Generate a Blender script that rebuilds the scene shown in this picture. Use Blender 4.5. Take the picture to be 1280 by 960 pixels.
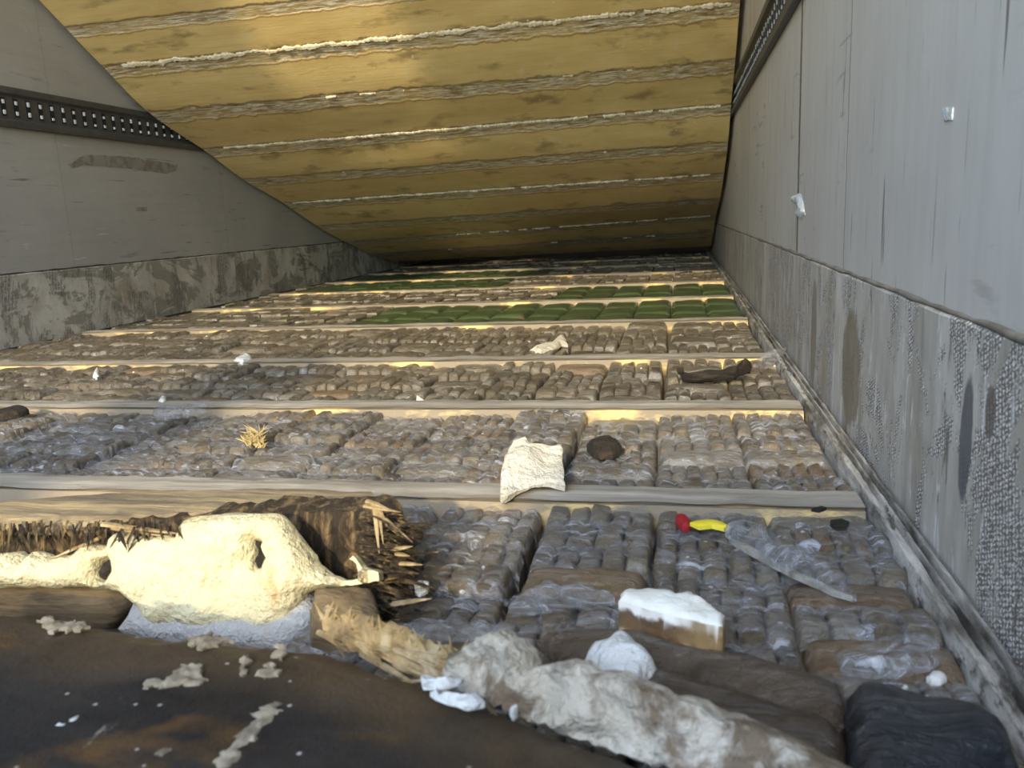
import bpy, bmesh, math, random
from mathutils import Vector, Matrix, noise, geometry
for o in list(bpy.data.objects): bpy.data.objects.remove(o, do_unlink=True)
C = bpy.context.scene.collection
S = 0.3615            # metres per modelling unit (camera stands one unit above the packets)
random.seed(7)
# ------------------------------------------------------------------ camera
RX = (0.97905071, -0.00466055, -0.2035632)
RY = (0.19826776, -0.20582081, 0.95829416)
RZ = (-0.04636372, -0.9785786, -0.20058498)
F = 1015.0
cam = bpy.data.cameras.new('camera'); cam.sensor_width = 36; cam.lens = F/1280*36
cam.clip_start = 0.02; cam.clip_end = 200
camo = bpy.data.objects.new('camera', cam); C.objects.link(camo)
camo.matrix_world = Matrix(((RX[0], -RX[1], -RX[2], 0), (RY[0], -RY[1], -RY[2], 0), (RZ[0], -RZ[1], -RZ[2], S), (0, 0, 0, 1)))
cam.dof.use_dof = True; cam.dof.focus_distance = 1.5; cam.dof.aperture_fstop = 11
bpy.context.scene.camera = camo
# ------------------------------------------------------------------ light
ELEV = math.radians(21)
wd = bpy.data.worlds.new('sky'); bpy.context.scene.world = wd; wd.use_nodes = True
wn = wd.node_tree; bg = wn.nodes['Background']
sky = wn.nodes.new('ShaderNodeTexSky'); sky.sky_type = 'NISHITA'; sky.sun_disc = False
sky.sun_elevation = math.radians(45); sky.sun_rotation = math.radians(180); sky.dust_density = 0.6; sky.air_density = 1.4
wn.links.new(sky.outputs[0], bg.inputs[0]); bg.inputs[1].default_value = 1.42
sun = bpy.data.lights.new('sun', 'SUN'); sun.energy = 5.2; sun.angle = math.radians(2.2); sun.color = (1.0, 0.84, 0.56)
suno = bpy.data.objects.new('sun', sun); C.objects.link(suno)
suno.rotation_euler = Vector((0.0, math.cos(ELEV), -math.sin(ELEV))).to_track_quat('-Z', 'Y').to_euler()
suno.location = (0, -3, 3)
por = bpy.data.lights.new('rear_opening_portal', 'AREA'); por.shape = 'RECTANGLE'; por.size = 7.0*S; por.size_y = 4.7*S
por.cycles.is_portal = True
poro = bpy.data.objects.new('rear_opening_portal', por); C.objects.link(poro)
poro.location = (-2.76*S, -4.2*S, 4.5*S); poro.rotation_euler = (math.radians(90), 0, 0)
vs = bpy.context.scene.view_settings
vs.view_transform = 'Standard'; vs.look = 'None'; vs.gamma = 1; vs.use_curve_mapping = False; vs.exposure = 0.0

# ------------------------------------------------------------------ pixel helpers (layout measured from the photograph)
def ray(p):
    a, b = p[0]-640, p[1]-480
    v = Vector((RX[0]*a+RX[1]*b+RX[2]*F, RY[0]*a+RY[1]*b+RY[2]*F, RZ[0]*a+RZ[1]*b+RZ[2]*F))
    return v.normalized()
def at_z(p, z): v = ray(p); t = (z-1)/v.z; return Vector((v.x*t, v.y*t, z))
def at_x(p, x): v = ray(p); t = x/v.x; return Vector((x, v.y*t, 1+v.z*t))
def at_y(p, y): v = ray(p); t = y/v.y; return Vector((v.x*t, y, 1+v.z*t))
def plane(a, b, c):
    n = (b-a).cross(c-a).normalized()
    if n.dot(Vector((0, 0, 1))-a) < 0: n = -n
    return a, n
def on(p, pl):
    v = ray(p); o = Vector((0, 0, 1)); t = (pl[0]-o).dot(pl[1])/v.dot(pl[1]); return o+v*t
def nz(x, y, z=0.0, s=1.0): return noise.noise(Vector((x*s, y*s, z*s)))

# ------------------------------------------------------------------ materials
class M:
    def __init__(s, name):
        s.m = bpy.data.materials.new(name); s.m.use_nodes = True; s.t = s.m.node_tree
        s.b = s.t.nodes['Principled BSDF']; s.c = None
    def n(s, typ, **k):
        nd = s.t.nodes.new(typ)
        for a, v in k.items():
            if a == 'inp':
                for i, x in v.items():
                    if isinstance(x, bpy.types.NodeSocket): s.t.links.new(x, nd.inputs[i])
                    else: nd.inputs[i].default_value = x
            else: setattr(nd, a, v)
        return nd
    def co(s, scale=(1, 1, 1), uv=False, loc=(0, 0, 0), rnd=False, rot=(0, 0, 0)):
        tc = s.n('ShaderNodeTexCoord'); k = 1 if uv else 1/S
        src = tc.outputs['UV' if uv else 'Object']
        mp = s.n('ShaderNodeMapping', inp={0: src, 1: loc, 2: rot, 3: tuple(q*k for q in scale)})
        out = mp.outputs[0]
        if rnd:
            oi = s.n('ShaderNodeObjectInfo')
            mu = s.n('ShaderNodeMath', operation='MULTIPLY', inp={0: oi.outputs['Random'], 1: 57.0})
            va = s.n('ShaderNodeVectorMath', operation='ADD', inp={0: out, 1: mu.outputs[0]}); out = va.outputs[0]
        return out
    def noise(s, vec, scale=5, detail=4, rough=.55, dist=0):
        return s.n('ShaderNodeTexNoise', inp={'Vector': vec, 'Scale': scale, 'Detail': detail, 'Roughness': rough, 'Distortion': dist}).outputs[0]
    def ramp(s, fac, stops, interp='LINEAR'):
        r = s.n('ShaderNodeValToRGB', inp={0: fac}); e = r.color_ramp.elements; r.color_ramp.interpolation = interp
        while len(e) < len(stops): e.new(.5)
        for q, (p, c) in zip(e, stops):
            q.position = p; q.color = (c, c, c, 1) if not isinstance(c, tuple) else (*c, 1)
        return r.outputs[0]
    def mix(s, fac, a, b, blend='MIX'):
        nd = s.n('ShaderNodeMix', data_type='RGBA', blend_type=blend)
        for i, x in ((0, fac), (6, a), (7, b)):
            if isinstance(x, bpy.types.NodeSocket): s.t.links.new(x, nd.inputs[i])
            else: nd.inputs[i].default_value = (*x, 1) if isinstance(x, tuple) else x
        return nd.outputs[2]
    def math(s, op, a, b=0.0, c=None):
        i = {0: a, 1: b}
        if c is not None: i[2] = c
        return s.n('ShaderNodeMath', operation=op, inp=i).outputs[0]
    def sep(s, v): nd = s.n('ShaderNodeSeparateXYZ', inp={0: v}); return nd.outputs
    def fin(s, col=None, rough=.6, bump=None, bs=.3, bd=.01, metal=0, coat=0, coatr=.15, spec=.5):
        def st(k, x):
            if isinstance(x, bpy.types.NodeSocket): s.t.links.new(x, s.b.inputs[k])
            else: s.b.inputs[k].default_value = (*x, 1) if isinstance(x, tuple) else x
        if col is not None: st('Base Color', col)
        st('Roughness', rough); st('Metallic', metal); st('Coat Weight', coat); st('Coat Roughness', coatr); st('Specular IOR Level', spec)
        if bump is not None:
            b = s.n('ShaderNodeBump', inp={'Strength': bs, 'Distance': bd, 'Height': bump}).outputs[0]
            st('Normal', b); st('Coat Normal', b)
        return s.m

def m_simple(name, c1, c2, scale=6, rough=.7, bs=.4, bd=.004, stretch=(1, 1, 1), coat=0, rnd=False, lo=.3, hi=.7, metal=0):
    m = M(name); v = m.co(stretch, rnd=rnd); n = m.noise(v, scale, 6, .65)
    return m.fin(m.mix(m.ramp(n, [(lo, 0.), (hi, 1.)]), c1, c2), rough, m.noise(v, scale*2.5, 6, .7), bs, bd, coat=coat, metal=metal)

def m_wall(name, right):
    m = M(name); v = m.co(); sp = m.sep(v); Y, Z = sp[1], sp[2]
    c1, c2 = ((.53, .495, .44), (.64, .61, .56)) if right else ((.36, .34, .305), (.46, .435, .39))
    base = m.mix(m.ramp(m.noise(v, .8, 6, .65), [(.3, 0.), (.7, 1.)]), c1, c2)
    st = (1, 3.5, .35) if right else (1, .35, 4)
    fine = m.noise(m.co(st), 3, 8, .7)
    base = m.mix(m.ramp(fine, [(.46, .0), (.66, .2 if right else .35)]), base, (.33, .31, .27))
    # scratches: thin dark and pale marks, long in one direction
    v2 = m.co((1, 9, .55) if right else (1, .5, 11))
    s1 = m.noise(v2, 3.0, 3, .5)
    base = m.mix(m.ramp(s1, [(.66 if right else .69, 0.), (.70 if right else .73, .8)]), base, (.13, .115, .10))
    v3 = m.co((1, 14, .8) if right else (1, 1.1, 16), loc=(0, 3.3, 7.1))
    base = m.mix(m.ramp(m.noise(v3, 2.6, 3, .5), [(.715, 0.), (.75, .6)]), base, (.72, .70, .66))
    v4 = m.co((1, .9, 8), loc=(0, 8, 2), rot=(.15, 0, 0))
    mk = m.ramp(m.noise(m.co(), 1.1, 2), [(.53, 0.), (.6, 1.)])
    mk4 = m.math('MULTIPLY', m.ramp(m.noise(v4, 2.2, 5, .6), [(.6, 0.), (.66, .6)]), mk)
    base = m.mix(mk4, base, (.2, .19, .18))
    # pale smears
    base = m.mix(m.ramp(m.noise(m.co((1, 2, 1), loc=(4, 1, 2)), 1.6, 6, .7), [(.64, 0.), (.72, .5)]), base, (.62, .61, .58))
    # panel joints (vertical lines at fixed distances along the wall)
    if right: joints = [(5.44, .045, .9), (3.92, .012, .7), (9.3, .03, .6)]
    else: joints = [(7.55, .015, .14), (10.6, .015, .14)]
    wob = m.math('MULTIPLY', m.math('SUBTRACT', m.noise(m.co((0, 0, 6)), 2, 4), .5), .06)
    for y0, w, a in joints:
        d = m.math('ABSOLUTE', m.math('SUBTRACT', m.math('ADD', Y, wob), y0))
        k = m.math('MULTIPLY', m.ramp(m.math('DIVIDE', d, w), [(.5, 1.), (1., 0.)]), a)
        k = m.math('MULTIPLY', k, m.ramp(m.noise(m.co((0, 0, 1)), 2.3, 5, .7), [(.32, .35), (.5, 1.)]))
        base = m.mix(k, base, (.10, .075, .05))
    return m.fin(base, .5, m.noise(m.co((1, 1, 1)), 6, 6), .12, .01)

def m_kick(name, right):
    m = M(name); v = m.co()
    st = (1, 3, .5) if right else (1, 1.2, 1.2)
    base = m.mix(m.ramp(m.noise(m.co(st), 1.6, 7, .65), [(.35, 0.), (.62, 1.)]), *(((.33, .295, .235), (.60, .56, .49)) if right else ((.40, .37, .305), (.62, .585, .50))))
    base = m.mix(m.ramp(m.noise(m.co(), 1.3, 3), [(.55, 0.), (.68, .7)]), base, (.33, .27, .18))
    # ribbed glue print: tiny broken grid seen inside ragged patches
    w1 = m.n('ShaderNodeTexWave', wave_type='BANDS', bands_direction='Z', inp={0: m.co(rot=(.45 if right else .1, 0, 0)), 1: 26., 2: 7., 3: 3., 4: 4.}).outputs['Fac']
    w2 = m.n('ShaderNodeTexWave', wave_type='BANDS', bands_direction='Y', inp={0: m.co(rot=(.2, 0, 0)), 1: 17. if right else 8., 2: 6.0, 3: 3., 4: 4.}).outputs['Fac']
    g = m.math('MULTIPLY', m.ramp(w1, [(.30, 0.), (.5, 1.)]), m.ramp(w2, [(.25, 0.), (.45, 1.)]))
    mk1 = m.noise(m.co((1, 2.0, 1.1), rot=(.35, 0, 0)), 1.3, 8, .72, .8)
    msk = m.ramp(mk1, [(.515, 0.), (.54, 1.)])
    if right: base = m.mix(m.math('MULTIPLY', msk, .95), base, m.mix(g, (.16, .135, .11), (.82, .79, .73)))
    else:
        base = m.mix(m.ramp(m.noise(m.co((1, 1.1, 2), rot=(-.5, 0, 0)), 1.2, 7, .65, 1.2), [(.50, 0.), (.53, .85)]), base, (.24, .225, .18))
        base = m.mix(m.math('MULTIPLY', m.math('MULTIPLY', msk, m.ramp(g, [(.3, 1.), (.5, 0.)])), .8), base, (.13, .12, .10))
    # pale scrapes running down the sheet, and short dark ones
    sc = m.noise(m.co((1, 6, 1.3), rot=(.12, 0, 0)), 2.6, 7, .7)
    base = m.mix(m.ramp(sc, [(.58, 0.), (.63, .7)]), base, (.80, .78, .73) if right else (.60, .58, .52))
    dk_ = m.noise(m.co((1, 4, .9), loc=(1, 2, 3)), 2.0, 6, .65)
    base = m.mix(m.ramp(dk_, [(.635, 0.), (.67, .85 if right else .4)]), base, (.14, .115, .09))
    if right:
        sp = m.sep(v); wb = m.math('MULTIPLY', m.math('SUBTRACT', m.noise(v, 5, 6, .7), .5), 1.3)
        for yy, zz, ry, rz, col, am in ((2.17, .40, .05, .17, (.10, .105, .115), .9), (3.6, .30, .20, .26, (.20, .155, .09), .75), (2.02, .50, .035, .07, (.13, .11, .09), .8), (4.6, .30, .10, .30, (.16, .12, .07), .6)):
            a = m.math('POWER', m.math('DIVIDE', m.math('SUBTRACT', sp[1], yy), ry), 2.0); b_ = m.math('POWER', m.math('DIVIDE', m.math('SUBTRACT', sp[2], zz), rz), 2.0)
            k = m.math('MULTIPLY', m.ramp(m.math('ADD', m.math('ADD', a, b_), wb), [(.7, 1.), (1., 0.)]), am)
            base = m.mix(k, base, col)
    bm_ = m.math('ADD', m.math('MULTIPLY', g, msk), m.noise(v, 9, 6))
    return m.fin(base, .6, bm_, .5, .006)

MAT = {}
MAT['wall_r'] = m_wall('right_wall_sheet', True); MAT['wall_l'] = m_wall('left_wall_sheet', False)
MAT['kick_r'] = m_kick('right_kick_sheet', True); MAT['kick_l'] = m_kick('left_kick_sheet', False)

def m_gold():
    m = M('gold_plywood_underside'); uv = m.co(uv=True); sp = m.sep(uv); U, V = sp[0], sp[1]
    a = m.co((14, 9, 1), uv=True)
    base = m.mix(m.ramp(m.noise(m.co((6, 3, 1), uv=True), 1.2, 6, .6), [(.3, 0.), (.7, 1.)]), (.62, .44, .17), (.80, .61, .28))
    base = m.mix(m.ramp(m.noise(m.co((5, 60, 1), uv=True), 1.4, 5, .6), [(.5, 0.), (.7, .35)]), base, (.42, .28, .10))
    base = m.mix(m.ramp(m.noise(m.co((9, 4, 1), uv=True, loc=(3, 1, 0)), 1.3, 4, .6), [(.56, 0.), (.68, .75)]), base, (.26, .175, .075))
    base = m.mix(m.ramp(m.noise(m.co((24, 5, 1), uv=True, loc=(3, 4, 0), rot=(0, 0, .3)), 1.0, 5, .6), [(.63, 0.), (.68, .6)]), base, (.70, .58, .34))
    # batten scars every half step
    w = m.math('MULTIPLY', m.math('SUBTRACT', m.noise(m.co((30, 1, 1), uv=True), 1, 6, .65), .5), .11)
    v2 = m.math('MULTIPLY', m.math('ADD', V, w), 2)
    fr = m.math('FRACT', m.math('ADD', v2, .06))                 # 0..1 over a half step
    band = m.ramp(fr, [(0., 0.), (.05, 1.), (.27, 1.), (.31, 0.)])
    streak = m.noise(m.co((38, 70, 1), uv=True), 1, 8, .75, .6)
    bc = m.ramp(streak, [(.38, (.16, .10, .04)), (.46, (.40, .27, .10)), (.515, (.52, .45, .32)), (.57, (.85, .80, .68))])
    pat = m.ramp(m.noise(m.co((7, 2, 1), uv=True), 1.5, 5), [(.40, .6), (.55, 1.)])
    base = m.mix(m.math('MULTIPLY', band, pat), base, bc)
    rim = m.ramp(fr, [(0., 0.), (.035, 1.), (.07, 0.)])
    base = m.mix(m.math('MULTIPLY', rim, .55), base, (.20, .13, .06))
    base = m.mix(m.math('MULTIPLY', m.ramp(m.noise(m.co((90, 22, 1), uv=True, rot=(0, 0, .5)), 1, 5, .6), [(.64, 0.), (.68, .8)]), m.ramp(m.noise(m.co((5, 1.3, 1), uv=True), 1, 3), [(.5, 0.), (.58, 1.)])), base, (.85, .76, .52))
    rim2 = m.ramp(fr, [(.29, 0.), (.32, 1.), (.35, 0.)])
    base = m.mix(m.math('MULTIPLY', rim2, .7), base, (.17, .10, .03))
    h = m.math('ADD', m.math('MULTIPLY', band, -1), m.math('MULTIPLY', streak, .5))
    return m.fin(base, .42, h, .5, .006)
MAT['gold'] = m_gold()
MAT['lip'] = m_simple('dried_adhesive', (.80, .74, .58), (.55, .45, .26), 8, .6, .6, .004)

def m_packet(name, c1, c2, film=.5, coat=.7):
    m = M(name); v = m.co(rnd=True)
    oi = m.n('ShaderNodeObjectInfo').outputs['Random']
    base = m.mix(m.ramp(m.noise(v, 7, 5, .6), [(.3, 0.), (.7, 1.)]), c1, c2)
    base = m.mix(m.ramp(oi, [(0., 0.), (.75, .25), (.95, .75)]), base, tuple(q*.62 for q in c1))
    # pale cloudy film where the stretch wrap bunches up
    hz = m.ramp(m.noise(m.co((2.5, 9, 3), rnd=True), 1.4, 7, .7, .5), [(.48, 0.), (.64, film)])
    base = m.mix(hz, base, (.46, .44, .40))
    if film > .1:
        vo = m.n('ShaderNodeTexVoronoi', inp={'Vector': m.co(rnd=True), 'Scale': 17.0})
        dot = m.math('MULTIPLY', m.ramp(vo.outputs['Distance'], [(.10, 1.), (.15, 0.)]), m.ramp(m.sep(vo.outputs['Color'])[0], [(.82, 0.), (.84, 1.)]))
        base = m.mix(dot, base, (.75, .74, .70))
    h = m.math('ADD', m.noise(m.co((6, 26, 8), rnd=True), 1.0, 6, .7, .8), m.math('MULTIPLY', m.noise(v, 34, 5, .7, 1.), .35))
    return m.fin(base, m.ramp(m.noise(v, 9, 3), [(.35, .22), (.65, .5)]), h, .9, .012, coat=coat, coatr=.12)
MAT['packet'] = m_packet('taped_packet', (.10, .076, .045), (.215, .172, .108))
MAT['brick'] = m_packet('taped_brick', (.09, .068, .040), (.185, .145, .09), .3)
MAT['brown'] = m_packet('brown_tape', (.15, .095, .045), (.23, .155, .08), .12)
MAT['parcel'] = m_packet('brown_parcel_tape', (.06, .042, .026), (.10, .072, .046), .04, .3)
MAT['navy'] = m_packet('dark_plastic_sack', (.004, .007, .012), (.008, .012, .018), .0, .3)

def m_film():
    m = M('clear_stretch_film'); m.m.blend_method = 'BLEND' if hasattr(m.m, 'blend_method') else None
    v = m.co((3, 13, 4), rnd=True)
    n = m.noise(v, 1.6, 7, .72, 1.2); n2 = m.noise(m.co((14, 40, 10), rnd=True), 1., 5, .7, 1.5)
    al = m.ramp(m.math('ADD', m.math('MULTIPLY', n, .7), m.math('MULTIPLY', n2, .3)), [(.45, .03), (.54, .28), (.62, .95)])
    m.fin((.58, .59, .61), .16, m.math('ADD', n, m.math('MULTIPLY', n2, .5)), 1.0, .012, coat=.5, coatr=.1)
    m.t.links.new(al, m.b.inputs['Alpha'])
    return m.m
MAT['film'] = m_film()
MAT['film_scrap'] = MAT['film']
def m_green():
    m = M('green_tape'); v = m.co(rnd=True)
    base = m.mix(m.ramp(m.noise(v, 4, 5), [(.3, 0.), (.7, 1.)]), (.040, .066, .024), (.062, .098, .038))
    base = m.mix(m.ramp(m.noise(m.co((3, 14, 5), rnd=True), 1.2, 5, .6), [(.58, 0.), (.66, .7)]), base, (.13, .065, .045))
    return m.fin(base, .4, m.noise(m.co((5, 20, 5)), 1, 5), .4, .006, coat=.3)
MAT['green'] = m_green()
def m_batten():
    m = M('batten_top'); v = m.co((.7, 8, 4))
    base = m.mix(m.ramp(m.noise(v, 1.5, 7, .7), [(.35, 0.), (.65, 1.)]), (.20, .175, .135), (.46, .42, .35))
    base = m.mix(m.ramp(m.noise(m.co((1.2, 5, 1)), 1.7, 6, .7), [(.58, 0.), (.66, .8)]), base, (.16, .13, .10))
    return m.fin(base, .6, m.noise(v, 3, 6, .7), .5, .004)
MAT['batten'] = m_batten()
def m_yellow():
    m = M('yellow_foam_face')
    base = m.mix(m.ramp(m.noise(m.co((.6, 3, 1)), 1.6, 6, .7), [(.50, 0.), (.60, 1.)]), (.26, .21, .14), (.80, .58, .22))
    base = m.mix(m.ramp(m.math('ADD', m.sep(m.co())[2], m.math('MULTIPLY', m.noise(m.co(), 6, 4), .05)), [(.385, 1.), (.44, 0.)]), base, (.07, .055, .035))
    return m.fin(base, .8, m.noise(m.co(), 14, 5), .5, .004)
MAT['yellow'] = m_yellow()
MAT['substrate'] = m_simple('dirty_sub_floor', (.03, .026, .022), (.06, .05, .04), 5, .8)
MAT['steel'] = m_simple('dark_track_steel', (.045, .045, .047), (.085, .083, .08), 9, .45, .2, .003)
MAT['slot'] = m_simple('bright_slot_glint', (.85, .86, .88), (.7, .7, .72), 9, .3, .1, .002)  # pale colour stands in for light caught at the slot edges
MAT['slot_dull'] = m_simple('dull_slot_glint', (.25, .25, .26), (.16, .16, .16), 9, .4, .1, .002)  # fainter painted glint for the right track
MAT['black'] = m_simple('black_slot', (.008, .008, .008), (.012, .012, .012), 9, .8)
MAT['rubber'] = m_simple('dark_seal', (.02, .019, .018), (.04, .036, .03), 9, .7)
MAT['bead'] = m_simple('dirty_joint_bead', (.10, .085, .065), (.26, .24, .20), 9, .7)
def m_kerb():
    m = M('scuffed_kerb_metal')
    base = m.mix(m.ramp(m.noise(m.co((9, 1.3, 4)), 1.8, 7, .72), [(.38, 0.), (.62, 1.)]), (.10, .088, .07), (.58, .55, .49))
    base = m.mix(m.ramp(m.noise(m.co((14, 2.5, 4), loc=(3, 3, 3)), 1.8, 5, .72), [(.55, 0.), (.62, .9)]), base, (.05, .042, .034))
    return m.fin(base, .5, m.noise(m.co((8, 3, 4)), 3, 6, .7), .7, .006)
MAT['kerb'] = m_kerb()
def m_foam(name, a, b, dirt=.5, dcol=(.42, .25, .08), sc=3.2, lo=.60):
    m = M(name); v = m.co()
    base = m.mix(m.ramp(m.noise(v, 5, 5), [(.3, 0.), (.7, 1.)]), a, b)
    base = m.mix(m.ramp(m.noise(v, sc, 7, .7, .4), [(lo, 0.), (lo+.09, dirt)]), base, dcol)
    return m.fin(base, .85, m.math('ADD', m.noise(v, 9, 6, .6), m.math('MULTIPLY', m.noise(v, 45, 4, .65), .4)), .8, .02)
MAT['foam'] = m_foam('cream_foam', (.60, .52, .29), (.68, .61, .38), .7)
MAT['foam_w'] = m_foam('white_foam', (.60, .62, .60), (.70, .72, .70), .3)
MAT['foam_shade'] = m_foam('shaded_foam', (.34, .34, .33), (.42, .42, .40), .4)  # white foam whose shade is put into a greyer colour
MAT['foam_d'] = m_foam('dirty_foam', (.40, .36, .27), (.56, .53, .46), .9, (.13, .09, .05), 4.5, .48)
MAT['card'] = m_foam('cream_sheet', (.62, .56, .42), (.74, .68, .54), .3)
def m_wood(name, c1, c2, c3, st=(1.2, 12, 12), sc=2.):
    m = M(name); v = m.co(st)
    base = m.ramp(m.noise(v, sc, 8, .72, .4), [(.34, c1), (.5, c2), (.66, c3)])
    return m.fin(base, .75, m.noise(v, sc*1.4, 8, .75), .9, .012)
MAT['ply_dark'] = m_wood('dark_broken_plywood', (.008, .006, .004), (.06, .038, .016), (.36, .24, .10), (10, 6, 1.8), 3.)
MAT['ply_top'] = m_wood('weathered_plywood_top', (.14, .11, .075), (.36, .28, .16), (.66, .50, .25), (.8, 11, 9), 2.)
MAT['ply_edge'] = m_wood('brown_plywood_board', (.10, .065, .03), (.24, .165, .08), (.38, .27, .13), (.9, 8, 8), 2.)
MAT['splint'] = m_wood('splintered_plywood', (.16, .11, .06), (.48, .34, .15), (.72, .60, .38), (8, 5, 5), 1.4)
MAT['black_wood_and_shade'] = m_wood('dark_wet_wood_and_hole_shade', (.008, .006, .004), (.025, .018, .011), (.08, .055, .03), (2, 16, 12), 2.)
def m_board():
    m = M('dark_filmed_board'); v = m.co(); uv = m.co(uv=True); V = m.sep(uv)[1]
    base = m.mix(m.ramp(m.noise(m.co((1, 2, 2)), 3.0, 6, .6), [(.35, 0.), (.65, 1.)]), (.012, .0115, .012), (.030, .027, .024))
    ed = m.math('ADD', V, m.math('MULTIPLY', m.math('SUBTRACT', m.noise(v, 3, 5), .5), .28))
    base = m.mix(m.ramp(ed, [(.02, .9), (.15, .7), (.25, 0.)]), base, m.mix(m.ramp(m.noise(v, 6, 5), [(.35, 0.), (.65, 1.)]), (.045, .032, .019), (.10, .068, .038)))
    base = m.mix(m.ramp(m.noise(m.co((1, 1.6, 1), loc=(5.3, 2, 1)), 3.2, 5, .5), [(.58, 0.), (.70, .75)]), base, (.14, .075, .022))
    base = m.mix(m.ramp(m.noise(m.co((5, 1.4, 4), loc=(2, 2, 1)), 2.6, 6, .7), [(.66, 0.), (.72, .7)]), base, (.42, .38, .30))
    vo = m.n('ShaderNodeTexVoronoi', inp={'Vector': v, 'Scale': 26.0}); cs = vo.outputs['Color']
    dot = m.math('MULTIPLY', m.ramp(vo.outputs['Distance'], [(.08, 1.), (.13, 0.)]), m.ramp(m.sep(cs)[0], [(.72, 0.), (.74, 1.)]))
    base = m.mix(m.math('MULTIPLY', dot, .8), base, (.5, .47, .42))
    return m.fin(base, m.ramp(m.noise(v, 5, 5), [(.3, .45), (.7, .75)]), m.noise(v, 12, 6, .7), .5, .006, spec=.3)
MAT['board'] = m_board()
MAT['asphalt'] = m_simple('yard_asphalt', (.16, .155, .15), (.22, .215, .2), 2, .9)
MAT['red'] = m_simple('red_scrap', (.36, .012, .02), (.28, .01, .015), 9, .5)
MAT['yel'] = m_simple('yellow_scrap', (.80, .62, .02), (.9, .75, .08), 9, .45)
MAT['grass'] = m_simple('straw', (.55, .42, .16), (.35, .25, .1), 9, .8)
MAT['tape'] = m_simple('brown_tape_residue', (.20, .165, .13), (.30, .27, .23), 7, .6, .4, .003, lo=.42, hi=.55)
MAT['scuff'] = m_simple('torn_scuff', (.10, .075, .045), (.40, .36, .27), 20, .8, .6, .003)
MAT['pebble'] = m_simple('pale_pebble', (.55, .55, .5), (.7, .68, .62), 9, .7)

# ------------------------------------------------------------------ mesh helpers
def mesh(name, vs_, fs, mat, parent=None, uv=None, smooth=False, mats=None, fm=None):
    me = bpy.data.meshes.new(name); me.from_pydata([tuple(Vector(v)*S) for v in vs_], [], fs)
    me.materials.append(mat)
    for x in (mats or []): me.materials.append(x)
    if fm:
        for p, i in zip(me.polygons, fm): p.material_index = i
    if uv:
        l = me.uv_layers.new(name='UVMap')
        for p in me.polygons:
            for li in p.loop_indices: l.data[li].uv = uv[me.loops[li].vertex_index]
    if smooth: me.polygons.foreach_set('use_smooth', [True]*len(me.polygons))
    me.update()
    bm = bmesh.new(); bm.from_mesh(me); bmesh.ops.recalc_face_normals(bm, faces=bm.faces); bm.to_mesh(me); bm.free()
    o = bpy.data.objects.new(name, me); C.objects.link(o)
    if parent: o.parent = parent
    return o
def tag(o, label, cat, group=None, kind=None):
    o['label'] = label
    if cat: o['category'] = cat
    if group: o['group'] = group
    if kind: o['kind'] = kind
    return o
def empty(name, label, cat, loc=(0, 0, 0), group=None):
    o = bpy.data.objects.new(name, None); C.objects.link(o); o.location = Vector(loc)*S
    o.empty_display_size = .02
    return tag(o, label, cat, group)
def box(x0, x1, y0, y1, z0, z1):
    v = [(x, y, z) for x in (x0, x1) for y in (y0, y1) for z in (z0, z1)]
    return v, [(0, 1, 3, 2), (4, 6, 7, 5), (0, 4, 5, 1), (2, 3, 7, 6), (0, 2, 6, 4), (1, 5, 7, 3)]
def struct(name, boxes, mat, label=None):
    V, Fc = [], []
    for b in boxes:
        v, f = box(*b); k = len(V); V += v; Fc += [tuple(i+k for i in q) for q in f]
    o = mesh(name, V, Fc, mat); o['kind'] = 'structure'
    if label: o['label'] = label
    return o
def sub_org(o):
    """move the origin of a mesh to its bottom centre"""
    me = o.data; n = len(me.vertices); c = Vector((0, 0, 0)); zm = 1e9
    for v in me.vertices: c += v.co; zm = min(zm, v.co.z)
    c /= n; c.z = zm
    for v in me.vertices: v.co -= c
    o.location = o.location+c
    return o
def resample(poly, step):
    out = []
    n = len(poly)
    for i in range(n):
        a, b = poly[i], poly[(i+1) % n]; L = (b-a).length; k = max(1, int(round(L/step)))
        for j in range(k): out.append(a.lerp(b, j/k))
    return out
def inside(p, poly):
    c = False; n = len(poly); j = n-1
    for i in range(n):
        a, b = poly[i], poly[j]
        if (a.y > p.y) != (b.y > p.y) and p.x < (b.x-a.x)*(p.y-a.y)/(b.y-a.y+1e-12)+a.x: c = not c
        j = i
    return c
def dist(p, poly):
    d = 1e9; n = len(poly)
    for i in range(n):
        a, b = poly[i], poly[(i+1) % n]; ab = b-a; t = max(0, min(1, (p-a).dot(ab)/(ab.length_squared+1e-12)))
        d = min(d, (p-(a+ab*t)).length)
    return d
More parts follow.
